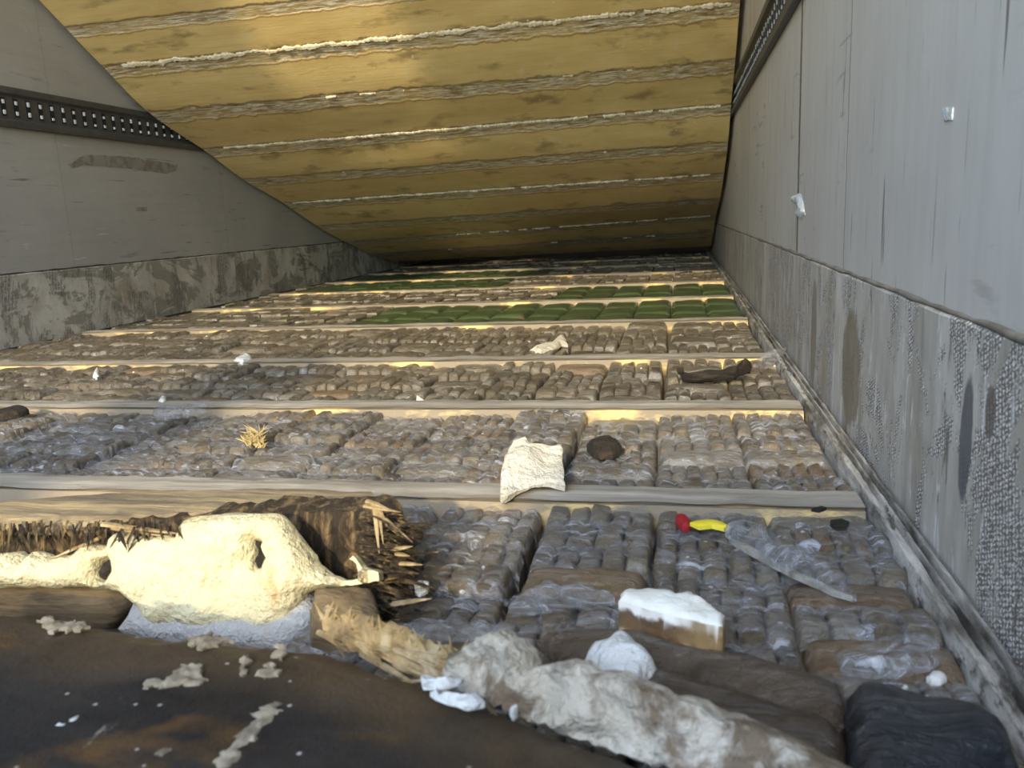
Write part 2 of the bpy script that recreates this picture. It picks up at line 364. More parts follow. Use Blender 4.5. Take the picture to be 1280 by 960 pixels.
def blob(name, px, pl, mat, parent=None, thick=.05, puff=.03, r=.04, step=.02, rag=.005, nzs=12, nza=.01, holes=(), crease=0, smooth=True):
    """a solid whose outline stands on a plane in the scene, front puffed out, with a real thickness behind"""
    o0, n = pl
    u = n.cross(Vector((0, 0, 1)));
    if u.length < .2: u = Vector((1, 0, 0))-n*n.x
    u.normalize(); w = n.cross(u)
    def uvp(q): return Vector(((q-o0).dot(u), (q-o0).dot(w)))
    def prep(pp):
        q = resample([uvp(on(p, pl)) for p in pp], step)
        return [a+Vector((nz(a.x, a.y, 3.1, 1/(step*2.2)), nz(a.x, a.y, 9.7, 1/(step*2.2))))*rag for a in q]
    outer = prep(px); hs = [prep(h) for h in holes]
    allp = list(outer); edges = [(i, (i+1) % len(outer)) for i in range(len(outer))]
    for h in hs:
        k = len(allp); allp += h; edges += [(k+i, k+(i+1) % len(h)) for i in range(len(h))]
    xs = [p.x for p in outer]; ys = [p.y for p in outer]
    rs = random.Random(len(px)*7+int(abs(px[0][0])))
    x = min(xs)
    while x < max(xs):
        y = min(ys)
        while y < max(ys):
            p = Vector((x+rs.uniform(-.3, .3)*step, y+rs.uniform(-.3, .3)*step))
            if inside(p, outer) and dist(p, outer) > step*.5 and not any(inside(p, h) or dist(p, h) < step*.5 for h in hs): allp.append(p)
            y += step
        x += step
    r_ = geometry.delaunay_2d_cdt(allp, edges, [], 0, 1e-6)
    P, T = r_[0], r_[2]
    T = [t for t in T if inside((P[t[0]]+P[t[1]]+P[t[2]])/3, outer) and not any(inside((P[t[0]]+P[t[1]]+P[t[2]])/3, h) for h in hs)]
    rings = [outer]+hs
    V = []; N = len(P)
    for p in P:
        d = min(dist(p, g) for g in rings)
        h = puff*math.sqrt(max(0, 1-(1-min(1, d/r))**2)) + nza*(nz(p.x, p.y, 1.3, nzs)+.5*nz(p.x, p.y, 5.3, nzs*2.3))*min(1, d/(r*.3)+.15)
        if crease: h += crease*abs(nz(p.x*1.3, p.y, 8.2, nzs*.45))
        V.append(o0+u*p.x+w*p.y+n*h)
    for p in P: V.append(o0+u*p.x+w*p.y-n*(thick*(1+.3*nz(p.x, p.y, 4, 8))))
    Fc = [tuple(t) for t in T]+[tuple(i+N for i in reversed(t)) for t in T]
    ed = {}
    for t in T:
        for i in range(3):
            a, b = t[i], t[(i+1) % 3]; k = (min(a, b), max(a, b)); ed.setdefault(k, []).append((a, b))
    for k, l in ed.items():
        if len(l) == 1: a, b = l[0]; Fc.append((b, a, a+N, b+N))
    used = sorted({i for f in Fc for i in f}); mp = {i: j for j, i in enumerate(used)}
    o = mesh(name, [V[i] for i in used], [tuple(mp[i] for i in f) for f in Fc], mat, parent, smooth=smooth)
    if smooth:
        try: o.data.set_sharp_from_angle(angle=math.radians(50))
        except Exception: pass
    return o
def prism(pa, pb, w, t, up=Vector((0, 0, 1))):
    """tapered four-sided splinter from pa to pb"""
    d = (pb-pa).normalized(); s = d.cross(up)
    if s.length < .1: s = d.cross(Vector((0, 1, 0)))
    s.normalize(); q = s.cross(d)
    V = []
    for p, k in ((pa, 1.), (pa.lerp(pb, .55), .8), (pb, .12)):
        V += [p+s*w*k+q*t*k, p-s*w*k+q*t*k, p-s*w*k-q*t*k, p+s*w*k-q*t*k]
    Fc = [(0, 1, 2, 3), (11, 10, 9, 8)]
    for r0 in (0, 4):
        for i in range(4): Fc.append((r0+i, r0+(i+1) % 4, r0+4+(i+1) % 4, r0+4+i))
    return V, Fc
def bunch(name, items, mat, parent=None):
    V, Fc = [], []
    for v, f in items:
        k = len(V); V += v; Fc += [tuple(i+k for i in q) for q in f]
    return mesh(name, V, Fc, mat, parent)
ORD = ['first', 'second', 'third', 'fourth', 'fifth', 'sixth', 'seventh', 'eighth', 'ninth', 'tenth', 'eleventh', 'twelfth', 'thirteenth', 'fourteenth', 'fifteenth', 'sixteenth', 'seventeenth', 'eighteenth', 'nineteenth', 'twentieth']

# ================================================================== the setting
XL, XR = -6.25, .72
ZT = 6.7; YB, YF = -4.0, 23.0
struct('floor', [(XL, XR, YB, YF, -.75, -.45)], MAT['substrate'])
struct('ground', [(-60, 60, -90, 60, -4.2, -3.6)], MAT['asphalt'])
struct('wall_right', [(XR, XR+.2, YB, YF, -.45, ZT)], MAT['wall_r'])
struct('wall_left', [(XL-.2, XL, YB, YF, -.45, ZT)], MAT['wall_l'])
struct('wall_front', [(XL, XR, YF, YF+.2, -.45, ZT)], MAT['wall_l'])
struct('ceiling', [(XL-.2, -4.5, YB, YF, ZT, ZT+.12), (-2.95, XR+.2, YB, YF, ZT, ZT+.12), (-4.5, -2.95, 2.2, YF, ZT, ZT+.12)], MAT['wall_l'])  # rear notch in the unseen roof, added to let sun reach the panel
struct('added_rear_blocker', [(XL, XR, YB-.15, YB, -.45, 2.26), (-.55, XR, YB-.15, YB, 2.26, 2.72), (-3.35, -2.5, YB-.15, YB, 2.26, 3.75)], MAT['wall_l'])  # unseen stepped tailgate, made up to shape the sunlight and shadow bands
def kick(name, x0, x1, mat):
    V, Fc = [], []; ys = [YB+i*.12 for i in range(int((20.5-YB)/.12))]
    for y in ys:
        zt = .69+.004*nz(y, 0, 0, 5)+.003*nz(y, 3, 0, 20)
        V += [(x0, y, -.45), (x1, y, -.45), (x1, y, zt-.008), (x0+(x1-x0)*.5, y, zt)]
    for i in range(len(ys)-1):
        for j in range(4): Fc.append((i*4+j, i*4+(j+1) % 4, i*4+4+(j+1) % 4, i*4+4+j))
    Fc += [(0, 1, 2, 3), tuple(len(V)-4+k for k in (3, 2, 1, 0))]
    o = mesh(name, V, Fc, mat); o['kind'] = 'structure'; return o
kick('baseboard_right', XR, XR-.014, MAT['kick_r'])
kick('baseboard_left', XL, XL+.03, MAT['kick_l'])
# dark joint bead on top of each kick sheet
def bead(name, x, s, mat):
    V, Fc = [], []; ys = [YB+i*.09 for i in range(int((20-YB)/.09))]
    for y in ys:
        r = .0065*(.7+max(0, .6+nz(y, 7, 0, 2.4)+.6*nz(y, 1, 0, 11))); zc = .695+.008*nz(y, 2, 0, 6)
        for k in range(5):
            a = math.pi*(k/4-.5); V.append((x+s*r*math.cos(a)*1.3, y, zc+r*math.sin(a)))
    for i in range(len(ys)-1):
        for j in range(4): Fc.append((i*5+j, i*5+j+1, i*5+6+j, i*5+5+j))
    o = mesh(name, V, Fc, mat, smooth=True); o['kind'] = 'structure'; return o
bead('trim_1', XR-.002, -1, MAT['bead']); bead('trim_2', XL+.002, 1, MAT['rubber'])
# ribbed kerb along the right wall, plain kerb along the left
def kerb(name, prof, mat, y0=YB, y1=20.0, amp=.006):
    V, Fc = [], []; n = len(prof); ys = []; y = y0
    while y < y1: ys.append(y); y += .05 if y < 6 else .15
    for y in ys:
        for k, (x, z) in enumerate(prof):
            q = amp if 0 < k < n-1 else 0
            V.append((x+q*.6*nz(y, k*3.1, 0, 9), y, z+q*nz(y, k*1.7, 5, 7)+q*.8*nz(y, k, 9, 23)))
    for i in range(len(ys)-1):
        for j in range(n-1): Fc.append((i*n+j, i*n+j+1, i*n+n+j+1, i*n+n+j))
    o = mesh(name, V, Fc, mat); o['kind'] = 'structure'; return o
kerb('trim_3', [(.592, -.45), (.594, .0), (.602, .045), (.622, .05), (.628, .02), (.640, .02), (.645, .042), (.652, .042), (.657, .012), (.672, .012), (.676, .035), (.686, .035), (.69, .005), (.70, .0)], MAT['kerb'])
kerb('trim_4', [(XL+.03, .012), (XL+.033, .012), (XL+.036, .0), (XL+.036, -.45)], MAT['rubber'], amp=.002)

# ================================================================== cargo track rails on both walls
def rail(label, x, s, y0, y1, zb, zt, pitch, em='slot'):
    r = empty('cargo_track_rail', label, 'rail', (x, (y0+y1)/2, zb)); off = -Vector((x, (y0+y1)/2, zb))
    h = zt-zb
    prof = [(0, zb), (.05, zb), (.05, zb+h*.16), (.018, zb+h*.22), (.018, zt-h*.22), (.05, zt-h*.16), (.05, zt), (0, zt)]
    V = [Vector((x+s*a, y, z))+off for y in (y0, y1) for a, z in prof]; n = len(prof)
    Fc = [(j, (j+1) % n, n+(j+1) % n, n+j) for j in range(n)]+[tuple(range(n)), tuple(range(2*n-1, n-1, -1))]
    mesh('track_body', V, Fc, MAT['steel'], r)
    sl, br = [], []
    y = y0+pitch*.5; k = 0
    while y < y1-pitch:
        mv = lambda b: ([Vector(q)+off for q in b[0]], b[1])
        xa, xb = sorted((x+s*.017, x+s*.021)); sl.append(mv(box(xa, xb, y, y+pitch*.38, zb+h*.27, zt-h*.27)))
        xa, xb = sorted((x+s*.02, x+s*.030))
        for zz in (.32, .58):
            q = random.uniform(.06, .12)*h; br.append(mv(box(xa, xb, y+pitch*.1, y+pitch*.26, zb+h*zz, zb+h*zz+q)))
        y += pitch; k += 1
    tag(bunch('slot', sl, MAT['black'], r), 'row of black slots punched in the track', None, kind='stuff')
    tag(bunch('slot_glint', br, MAT[em], r), 'pale bits painted as light caught on the slot edges', None, kind='stuff')
    return r
rail('dark slotted steel cargo track running along the left wall', XL, 1, 2.0, 14.0, 2.06, 2.43, .155)
rail('dark slotted steel cargo track running along the right wall', XR, -1, 2.0, 14.0, 2.20, 2.58, .155, 'slot_dull')

# ================================================================== lifted floor panel (gold underside)
tab = [(.5, (82, 35), (930, -62)), (1, (129, 84), (925, 3)), (1.5, (187, 141), (919, 77)), (2, (254, 187), (914, 131)),
       (2.5, (305, 225), (910, 178)), (3, (355, 254), (905, 217)), (3.5, (397, 283), (900, 249)), (4, (432, 303), (895, 269)), (4.5, (465, 318), (892, 290)), (5, (492, 327), (889, 308))]
rows = []
for v, l, r in tab:
    a = at_x(l, -6.17); b = at_x(r, .66); rows.append((v, a, b))
v0, a0, b0 = rows[0]; v1, a1, b1 = rows[1]
ext = []
for k in range(5, 0, -1):
    t = -k*1.0; da = (a1-a0)*t*.95; db = (b1-b0)*t*.95
    ext.append((v0+(v1-v0)*t, a0+da, b0+db))
rows = ext+rows
def cat(p0, p1, p2, p3, t): return .5*((2*p1)+(-p0+p2)*t+(2*p0-5*p1+4*p2-p3)*t*t+(-p0+3*p1-3*p2+p3)*t**3)
fine = []
for i in range(len(rows)-1):
    g = [rows[max(0, i-1)], rows[i], rows[i+1], rows[min(len(rows)-1, i+2)]]
    for j in range(8):
        t = j/8; fine.append((rows[i][0]+(rows[i+1][0]-rows[i][0])*t, cat(g[0][1], g[1][1], g[2][1], g[3][1], t), cat(g[0][2], g[1][2], g[2][2], g[3][2], t)))
fine.append(rows[-1])
NU = 60
def panel_pt(i, u):
    v, a, b = fine[i]; p = a.lerp(b, u)
    j = min(i+1, len(fine)-1); k = max(i-1, 0)
    t1 = (b-a); t2 = fine[j][1].lerp(fine[j][2], u)-fine[k][1].lerp(fine[k][2], u)
    n = t1.cross(t2).normalized()
    if n.z > 0: n = -n
    return p, n
pan = empty('lifted_floor_panel', 'huge tilted floor panel with golden yellow plywood underside hanging over the packets', 'floor panel', (-2.8, 19, .1))
off = -Vector((-2.8, 19, .1))
V, UV, Fc = [], [], []
for i in range(len(fine)):
    for j in range(NU+1):
        p, n = panel_pt(i, j/NU); V.append(p+n*.01*nz(p.x, p.y, p.z, 1.2)+off); UV.append((j/NU, fine[i][0]))
NV = len(V)
for i in range(len(fine)):
    for j in range(NU+1):
        p, n = panel_pt(i, j/NU); V.append(p-n*.09+off); UV.append((j/NU, fine[i][0]))
for i in range(len(fine)-1):
    for j in range(NU):
        a = i*(NU+1)+j; q = (a, a+1, a+NU+2, a+NU+1); Fc += [q, tuple(NV+k for k in reversed(q))]
rim = [j for j in range(NU+1)]+[i*(NU+1)+NU for i in range(1, len(fine))]+[(len(fine)-1)*(NU+1)+j for j in range(NU-1, -1, -1)]+[i*(NU+1) for i in range(len(fine)-2, 0, -1)]
for a, b in zip(rim, rim[1:]+rim[:1]): Fc.append((a, b, NV+b, NV+a))
mesh('plywood_sheet', V, Fc, MAT['gold'], pan, uv=UV, smooth=False)
def ridge(v, u0, u1, wd, ht, seed, dens=.6):
    """ragged bead of dried adhesive following one batten line of the panel"""
    i = min(range(len(fine)), key=lambda k: abs(fine[k][0]-v))
    V, Fc = [], []; K = int((u1-u0)*700); prev = None
    for s in range(K+1):
        u = u0+(u1-u0)*s/K; p, n = panel_pt(i, u)
        p2, _ = panel_pt(max(0, i-1), u); up = (p2-p).normalized()
        q = nz(s*.11, seed, 0)+.6*nz(s*.43, seed, 4)
        r = wd*(.55+max(0, .5+q)); h = ht*(.6+max(0, q+.3))
        gap = nz(s*.045, seed*3.3, 2) > dens-.75
        wob = up*wd*(1.3*nz(s*.05, seed, 9)+.7*nz(s*.31, seed, 5))
        c = len(V)
        if gap: prev = None; continue
        V += [p+wob-up*r+n*.004+off, p+wob-up*r*.5+n*h+off, p+wob+up*r*.6+n*h*.8+off, p+wob+up*r+n*.004+off, p+wob-n*.02+off]
        if prev is not None:
            for k in range(5): Fc.append((prev+k, prev+(k+1) % 5, c+(k+1) % 5, c+k))
        prev = c
    return mesh('adhesive_ridge', V, Fc, MAT['lip'], pan)
ridge(0, .02, .99, .022, .02, 1.1, 1.2); ridge(1, .03, .985, .024, .022, 2.3, 1.3); ridge(2, .04, .98, .022, .02, 4.1, 1.15); ridge(3, .02, .97, .022, .02, 6.7, 1.15)
ridge(1.5, .1, .9, .012, .012, 12.5, .4); ridge(2.5, .1, .9, .014, .012, 14.5, .35); ridge(4, .3, .985, .02, .018, 9.2, 1.1); ridge(4.5, .2, .9, .02, .015, 17.2, .5)
# ================================================================== battens
BY = [(2.67, 2.83), (4.05, 4.22), (5.50, 5.66), (7.42, 7.58), (9.47, 9.62), (11.52, 11.66), (13.58, 13.72), (15.65, 15.79), (17.65, 17.78)]
BL = ['pale scuffed floor batten nearest the camera, partly under the broken slab', 'second pale floor batten, just behind the cream sheet', 'third floor batten with a long yellow edge, just behind the dark plank',
      'fourth floor batten, right in front of the long green row', 'fifth floor batten, right behind the long green row', 'sixth floor batten, behind the short green row by right wall',
      'seventh floor batten counted from the camera', 'eighth floor batten counted from the camera', 'ninth floor batten, last one before the dark gap']
for k, (y0, y1) in enumerate(BY):
    o = empty('floor_batten', BL[k], 'batten', (-2.8, (y0+y1)/2, -.45), 'battens across the floor'); of = Vector((2.8, -(y0+y1)/2, .45))
    V, Fc = [], []; xs = []; x = XL+.04
    xe = .585
    while x < xe: xs.append(x); x += .08
    xs.append(xe)
    hz_ = .026 if k < 4 else .016
    def zt(x, y): return hz_+.008*nz(x, y, k, 3)+.006*nz(x, y, k, 11)
    for x in xs:
        wv = .012*nz(x, k*4, 0, 3); V += [Vector(q)+of for q in ((x, y0+wv+.02, .012), (x, y0+wv, zt(x, y0)), (x, (y0+y1)/2, zt(x, y0+.1)+.004), (x, y1+wv, zt(x, y1)), (x, y1, -.02), (x, y0+.06, -.02))]
    for i in range(len(xs)-1):
        for j in range(6): Fc.append((i*6+j, i*6+(j+1) % 6, i*6+6+(j+1) % 6, i*6+6+j))
    Fc += [(0, 1, 2, 3, 4, 5), tuple(len(V)-6+q for q in range(5, -1, -1))]
    mesh('top_strip', V, Fc, MAT['batten'], o)
    V, Fc = [], []
    for x in xs:
        b = .02*abs(nz(x, k, 3, 2.2)); V += [Vector(q)+of for q in ((x, y0+.0-b, .014), (x, y0-.012-b, -.06), (x, y0+.02, -.45), (x, y1-.02, -.45), (x, y1-.02, .0))]
    for i in range(len(xs)-1):
        for j in range(5): Fc.append((i*5+j, i*5+(j+1) % 5, i*5+5+(j+1) % 5, i*5+5+j))
    Fc += [(0, 1, 2, 3, 4), tuple(len(V)-5+q for q in range(4, -1, -1))]
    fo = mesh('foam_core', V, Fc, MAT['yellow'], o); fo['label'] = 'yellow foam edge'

# ================================================================== packets
def brick_geo(w, d, h, seed, res=5):
    """rounded, slightly lumpy brick standing on edge; origin bottom centre"""
    nx, ny = 4, res; V, Fc = [], []
    zs = [0, .55, .86, .955, 1.0]
    # stacked super-ellipse rings, closed with a domed top grid
    K = 16; prof = [(0, .96), (.35, 1.), (.80, 1.), (.90, .96), (.96, .86), (.99, .70), (1.0, .45)]
    for t, sc in prof:
        for k in range(K):
            a = 2*math.pi*k/K; c, s_ = math.cos(a), math.sin(a); e = .32
            x = w/2*math.copysign(abs(c)**e, c)*(1-(1-sc)*.75); y = d/2*math.copysign(abs(s_)**e, s_)*(1-(1-sc)*.62)
            z = t*h
            if t > .75:
                m = nz(x*9+seed*3.7, y*9, seed, 1.3)*.016; z += m; x += nz(y*14, seed, t*3)*.004; y += nz(x*14, seed*2, t*3)*.006
            V.append(Vector((x, y, z)))
    L = len(prof)
    for i in range(L-1):
        for k in range(K): Fc.append((i*K+k, i*K+(k+1) % K, i*K+K+(k+1) % K, i*K+K+k))
    V.append(Vector((0, 0, h*1.003+nz(seed*3.7, 0, seed)*.01))); c = len(V)-1
    for k in range(K): Fc.append(((L-1)*K+k, (L-1)*K+(k+1) % K, c))
    return V, Fc
H = .455
PW = .352
def brick_mesh(d, seed, mat, w=PW/5):
    v, f = brick_geo(w*1.07, d*.98, H, seed)
    o = mesh('brick', v, f, mat, smooth=True); me = o.data; bpy.data.objects.remove(o); return me
def whole_mesh(d, seed, mat, n=5):
    V, Fc = [], []; rs = random.Random(seed*31+n); w = PW/n
    for i in range(n):
        v, f = brick_geo(w*1.06, d*rs.uniform(.94, .975), H+rs.uniform(-.02, .012), seed*5+i)
        x = (i-(n-1)/2)*w; k = len(V); V += [q+Vector((x, rs.uniform(-.006, .006), 0)) for q in v]; Fc += [tuple(j+k for j in q) for q in f]
    o = mesh('wrapped_packet', V, Fc, mat, smooth=True); me = o.data; bpy.data.objects.remove(o); return me
def slab_mesh(d, seed, mat):
    V, Fc = [], []; nx, ny = 18, 7
    for t in range(2):
        for j in range(ny+1):
            for i in range(nx+1):
                a, b = i/nx*2-1, j/ny*2-1; e = (1-abs(a)**8)*(1-abs(b)**4)
                x = a*PW/2*(1-.03*abs(b)**3); y = b*d/2*(1-.05*abs(a)**6)
                z = H*.55 if t else H-.055*(1-e**.5)+.010*nz(x*12, y*12, seed, 1)+.004*nz(x*30, y*40, seed, 1)
                V.append(Vector((x, y, z if not t else 0)))
    n1 = (nx+1)*(ny+1)
    for j in range(ny):
        for i in range(nx):
            a = j*(nx+1)+i; q = (a, a+1, a+nx+2, a+nx+1); Fc += [q, tuple(k+n1 for k in reversed(q))]
    rim = list(range(nx+1))+[j*(nx+1)+nx for j in range(1, ny+1)]+[ny*(nx+1)+i for i in range(nx-1, -1, -1)]+[j*(nx+1) for j in range(ny-1, 0, -1)]
    for a, b in zip(rim, rim[1:]+rim[:1]): Fc.append((a, b, n1+b, n1+a))
    o = mesh('wrapped_packet', V, Fc, mat, smooth=True); me = o.data; bpy.data.objects.remove(o)
    me.set_sharp_from_angle(angle=math.radians(70)); return me
def film_mesh(d, seed, rs):
    """sheet of clear film pulled over the five bricks of a packet"""
    nx, ny = 26, 9; V, Fc = [], []
    c0 = rs.uniform(-.1, .1)
    for j in range(ny+1):
        for i in range(nx+1):
            a, b = i/nx*2-1, j/ny*2-1
            x = a*PW*.515; y = b*(d*.52)
            lob = abs(math.sin(math.pi*(a+1)/2*5))
            z = H+.006-.018*(1-lob)**2-.06*max(0, abs(b)-.55)**1.5*3-.05*max(0, abs(a)-.85)*4
            z += .007*nz(x*18, y*30, seed, 1)+.004*nz(x*50, y*60, seed, 1)
            V.append((x, y, z))
    for j in range(ny):
        for i in range(nx): a = j*(nx+1)+i; Fc.append((a, a+1, a+nx+2, a+nx+1))
    o = mesh('plastic_wrap', V, Fc, MAT['film'], smooth=True); me = o.data; bpy.data.objects.remove(o); return me
def link(name, me, loc=(0, 0, 0), parent=None, rz=0, sc=None):
    o = bpy.data.objects.new(name, me); C.objects.link(o); o.location = Vector(loc)*S; o.rotation_euler[2] = rz
    if sc: o.scale = sc
    if parent: o.parent = parent
    return o
COLX = [.4255]+[.088-.37*i for i in range(17)]+[-6.115]
BAYS = [(1.34, 2.672, 8, 'in front of nearest batten', 5), (2.85, 4.052, 6, 'behind nearest batten', 12), (4.235, 5.505, 5, 'behind second batten', 19), (5.675, 7.425, 4, 'behind third batten', 19)]
BAD = []  # packets left out where other things fill the place
for bi, (ya, yb, nr, ph, ncol) in enumerate(BAYS):
    d = (yb-ya)/nr; near = bi < 2
    bricks = [brick_mesh(d*.99, s, MAT['brick']) for s in range(7)]
    bricksb = [brick_mesh(d*.99, s+20, MAT['brown']) for s in range(2)]
    films = [film_mesh(d, s, random.Random(s)) for s in range(5)]
    wh = [whole_mesh(d*.99, s, MAT['packet'], n) for s, n in ((1, 5), (2, 5), (3, 4), (4, 5), (5, 4), (6, 3))]
    sl = [slab_mesh(d*.98, s, MAT['packet']) for s in (1, 2, 3)]; slb = [slab_mesh(d*.98, s, MAT['brown']) for s in (4, 5)]
    for c in range(ncol):
        cx = COLX[c]
        skew = random.uniform(-.02, .02); col_z = random.uniform(-.02, .012)
        cs = random.uniform(-.4, .4)*d*.3
        for r in range(nr):
            y = ya+d*(r+.5)
            rs = random.Random(bi*1000+c*50+r)
            x = cx+skew*(r/nr)+rs.uniform(-.006, .006); z = -.45+col_z+rs.uniform(-.012, .012)+(0 if near else .005)
            rz = rs.uniform(-.014, .014)
            kind = 'slab' if rs.random() < (.20 if bi else .25) else 'rows'
            fw = (.59-.264)/PW if c == 0 else (.2/PW if c == 18 else 1.0)
            brown = rs.random() < .12
            if bi == 0 and (c, r) == (2, 4): kind, brown = 'slab', True
            if bi == 0 and c == 0 and r == 2: kind, brown = 'slab', True
            look = ('smooth brown' if kind == 'slab' else 'lumpy brown') if brown else ('smooth grey' if kind == 'slab' else 'lumpy grey')
            where = '%s packet, %s column from right wall, %s row %s' % (look, ORD[c], ORD[(nr-1-r) if bi == 0 else r], ph)
            grp = 'plastic-wrapped packets filling the floor bays'
            if near:
                root = empty('wrapped_packet', where, 'packet', (x, y, z), grp); root.rotation_euler[2] = rz
                if kind == 'slab': link('packet_body', rs.choice(slb if brown else sl), (0, 0, 0), root, 0, (fw, 1, 1))
                else:
                    n = rs.choice((4, 5, 5, 6))
                    for i in range(n):
                        link('brick', rs.choice(bricksb if brown and rs.random() < .8 else bricks), ((i-(n-1)/2)*PW/n*fw, rs.uniform(-.004, .004), rs.uniform(-.012, .006)), root, 0, (fw*5/n, 1, 1))
                if not brown or kind != 'slab':
                    link('plastic_wrap', rs.choice(films), (0, 0, .004), root, 0, (fw, 1, 1))
            else:
                o = link('wrapped_packet', (rs.choice(slb) if brown else rs.choice(sl)) if kind == 'slab' else rs.choice(wh), (x, y, z), None, rz, (fw, 1, 1))
                tag(o, where, 'packet', grp)
# green taped packets
def green_mesh(w, d, seed):
    V, Fc = [], []; nx, ny = 10, 8
    for t in range(2):
        for j in range(ny+1):
            for i in range(nx+1):
                a, b = i/nx*2-1, j/ny*2-1; e = (1-abs(a)**10)*(1-abs(b)**10); x, y = a*w/2, b*d/2
                V.append(Vector((x, y, 0 if t else H-.03*(1-e)+.010*nz(x*5, y*5, seed, 1)-.012*(abs(math.sin(b*3.1*1.5)) < .15))))
    n1 = (nx+1)*(ny+1)
    for j in range(ny):
        for i in range(nx):
            a = j*(nx+1)+i; q = (a, a+1, a+nx+2, a+nx+1); Fc += [q, tuple(k+n1 for k in reversed(q))]
    rim = list(range(nx+1))+[j*(nx+1)+nx for j in range(1, ny+1)]+[ny*(nx+1)+i for i in range(nx-1, -1, -1)]+[j*(nx+1) for j in range(ny-1, 0, -1)]
    for a, b in zip(rim, rim[1:]+rim[:1]): Fc.append((a, b, n1+b, n1+a))
    o = mesh('green_packet', V, Fc, MAT['green'], smooth=True); me = o.data; bpy.data.objects.remove(o); return me
GB = [(7.60, 9.465, 0, 10, 'in the long green row ahead of fifth batten', False), (9.635, 11.515, 0, 5, 'in the short green row by right wall', False),
      (11.675, 13.575, 9, 17, 'in the left green row ahead of seventh batten', True), (13.735, 15.645, 8, 17, 'in the last green row before the gap', True)]
greens = set()
for gi, (ya, yb, c0, c1, ph, left) in enumerate(GB):
    d = (yb-ya)/3; gm = [green_mesh(.352, d*.985, s) for s in range(4)]
    for c in range(c0, c1+1):
        greens.add((gi+4, c))
        if c >= 18: continue
        for r in range(3):
            rs = random.Random(gi*999+c*9+r); fw = .33/.352 if c == 0 else 1
            o = link('green_packet', gm[(c+r) % 4], (COLX[c]+rs.uniform(-.003, .003), ya+d*(r+.5), -.455+rs.uniform(-.012, .008)), None, rs.uniform(-.008, .008), (fw, 1, 1))
            tag(o, 'green taped packet, %s column from right wall, %s line, %s' % (ORD[c], ORD[r], ['bay before fifth batten', 'bay before sixth batten', 'bay before seventh batten', 'bay before eighth batten'][gi]),
                'packet', 'green taped packets')
# the remaining brown packets of the far bays: past three hundred, one object
FV, FF = [], []
far = [(7.60, 9.465, 6), (9.635, 11.515, 6), (11.675, 13.575, 5), (13.735, 15.645, 5), (15.80, 17.645, 4), (17.80, 19.6, 4)]
for bi, (ya, yb, nr) in enumerate(far):
    d = (yb-ya)/nr
    for c in range(len(COLX)):
        if (bi+4, c) in greens: continue
        for r in range(nr):
            rs = random.Random(bi*77+c*13+r); n = rs.choice((1, 3, 4, 5)); w = PW/n*(.56 if c == 18 else 1); zz = -.455+rs.uniform(-.015, .01)
            for i in range(n):
                cx = COLX[c]+(i-(n-1)/2)*w; cy = ya+d*(r+.5); hh = H+rs.uniform(-.015, .01); k = len(FV)
                for z, s1 in ((0, .98), (hh-.02, .98), (hh-.004, .92), (hh, .7)):
                    for sx, sy in ((-1, -1), (0, -1.03), (1, -1), (1, 1), (0, 1.03), (-1, 1)): FV.append((cx+sx*w/2*s1, cy+sy*d/2*(s1*.4+.58), zz+z))
                for q in range(3):
                    for e in range(6): FF.append((k+q*6+e, k+q*6+(e+1) % 6, k+q*6+6+(e+1) % 6, k+q*6+6+e))
                FF.append(tuple(k+18+e for e in range(6)))
o = mesh('packed_bundles', FV, FF, MAT['packet'], smooth=False); sub_org(o)
tag(o, 'many more grey-brown wrapped packets filling the far bays towards the dark gap', 'packets', 'plastic-wrapped packets filling the floor bays', 'stuff')

# ================================================================== broken slab at lower left
slab = empty('broken_floor_slab', 'broken end of a plywood floor slab with a bulging mass of cream foam', 'floor slab', (-1.5, 1.95, -.02)); so = Vector((-1.5, 1.95, -.02))
def under(o, root, base):
    """parent a part built in scene coordinates under its thing"""
    for v in o.data.vertices: v.co -= base*S
    o.parent = root; return o
ZS = .205
ptop = (Vector((0, 0, ZS)), Vector((0, 0, 1)))
under(blob('plywood_top', [(-60, 655), (0, 649), (100, 645), (200, 643), (250, 640), (330, 636), (400, 632), (466, 629), (474, 622), (462, 615), (380, 611), (300, 612), (220, 614), (150, 616), (60, 622), (0, 627), (-60, 632)], ptop, MAT['ply_top'], thick=.05, puff=.004, r=.03, step=.03, rag=.012, nza=.006), slab, so)
yf = (at_y((200, 700), 1.955), Vector((0, -1, 0)))
under(blob('plywood_core', [(-80, 658), (0, 656), (100, 652), (250, 647), (400, 640), (474, 636), (490, 655), (496, 690), (505, 730), (490, 775), (440, 760), (400, 740), (300, 745), (200, 745), (100, 742), (0, 742), (-80, 742)], yf, MAT['ply_dark'], thick=.12, puff=.01, r=.02, step=.018, rag=.02, nza=.03, nzs=18), slab, so)
pf = plane(at_y((100, 640), 1.84), at_y((400, 640), 1.84), at_y((250, 790), 1.74))
foam_px = [(-40, 698), (0, 692), (18, 690), (33, 702), (42, 690), (60, 696), (85, 695), (95, 689), (110, 679), (132, 684), (140, 669), (152, 664), (175, 666), (200, 669), (226, 668), (229, 651), (242, 645), (280, 643), (320, 641), (345, 643), (358, 653), (372, 672), (385, 690), (397, 706), (412, 720), (428, 727), (448, 722), (446, 706), (436, 699), (441, 694), (454, 709), (474, 716), (474, 726), (440, 732), (395, 736), (381, 743), (374, 765), (358, 788), (335, 799), (300, 794), (270, 790), (240, 786), (205, 784), (188, 776), (178, 760), (166, 749), (155, 741), (140, 737), (100, 734), (50, 734), (0, 735), (-40, 736)]
hole1 = [(136, 699), (143, 703), (144, 712), (138, 726), (130, 725), (128, 714), (131, 703)]
hole2 = [(320, 675), (327, 678), (328, 688), (333, 695), (329, 709), (322, 711), (319, 700), (323, 690)]
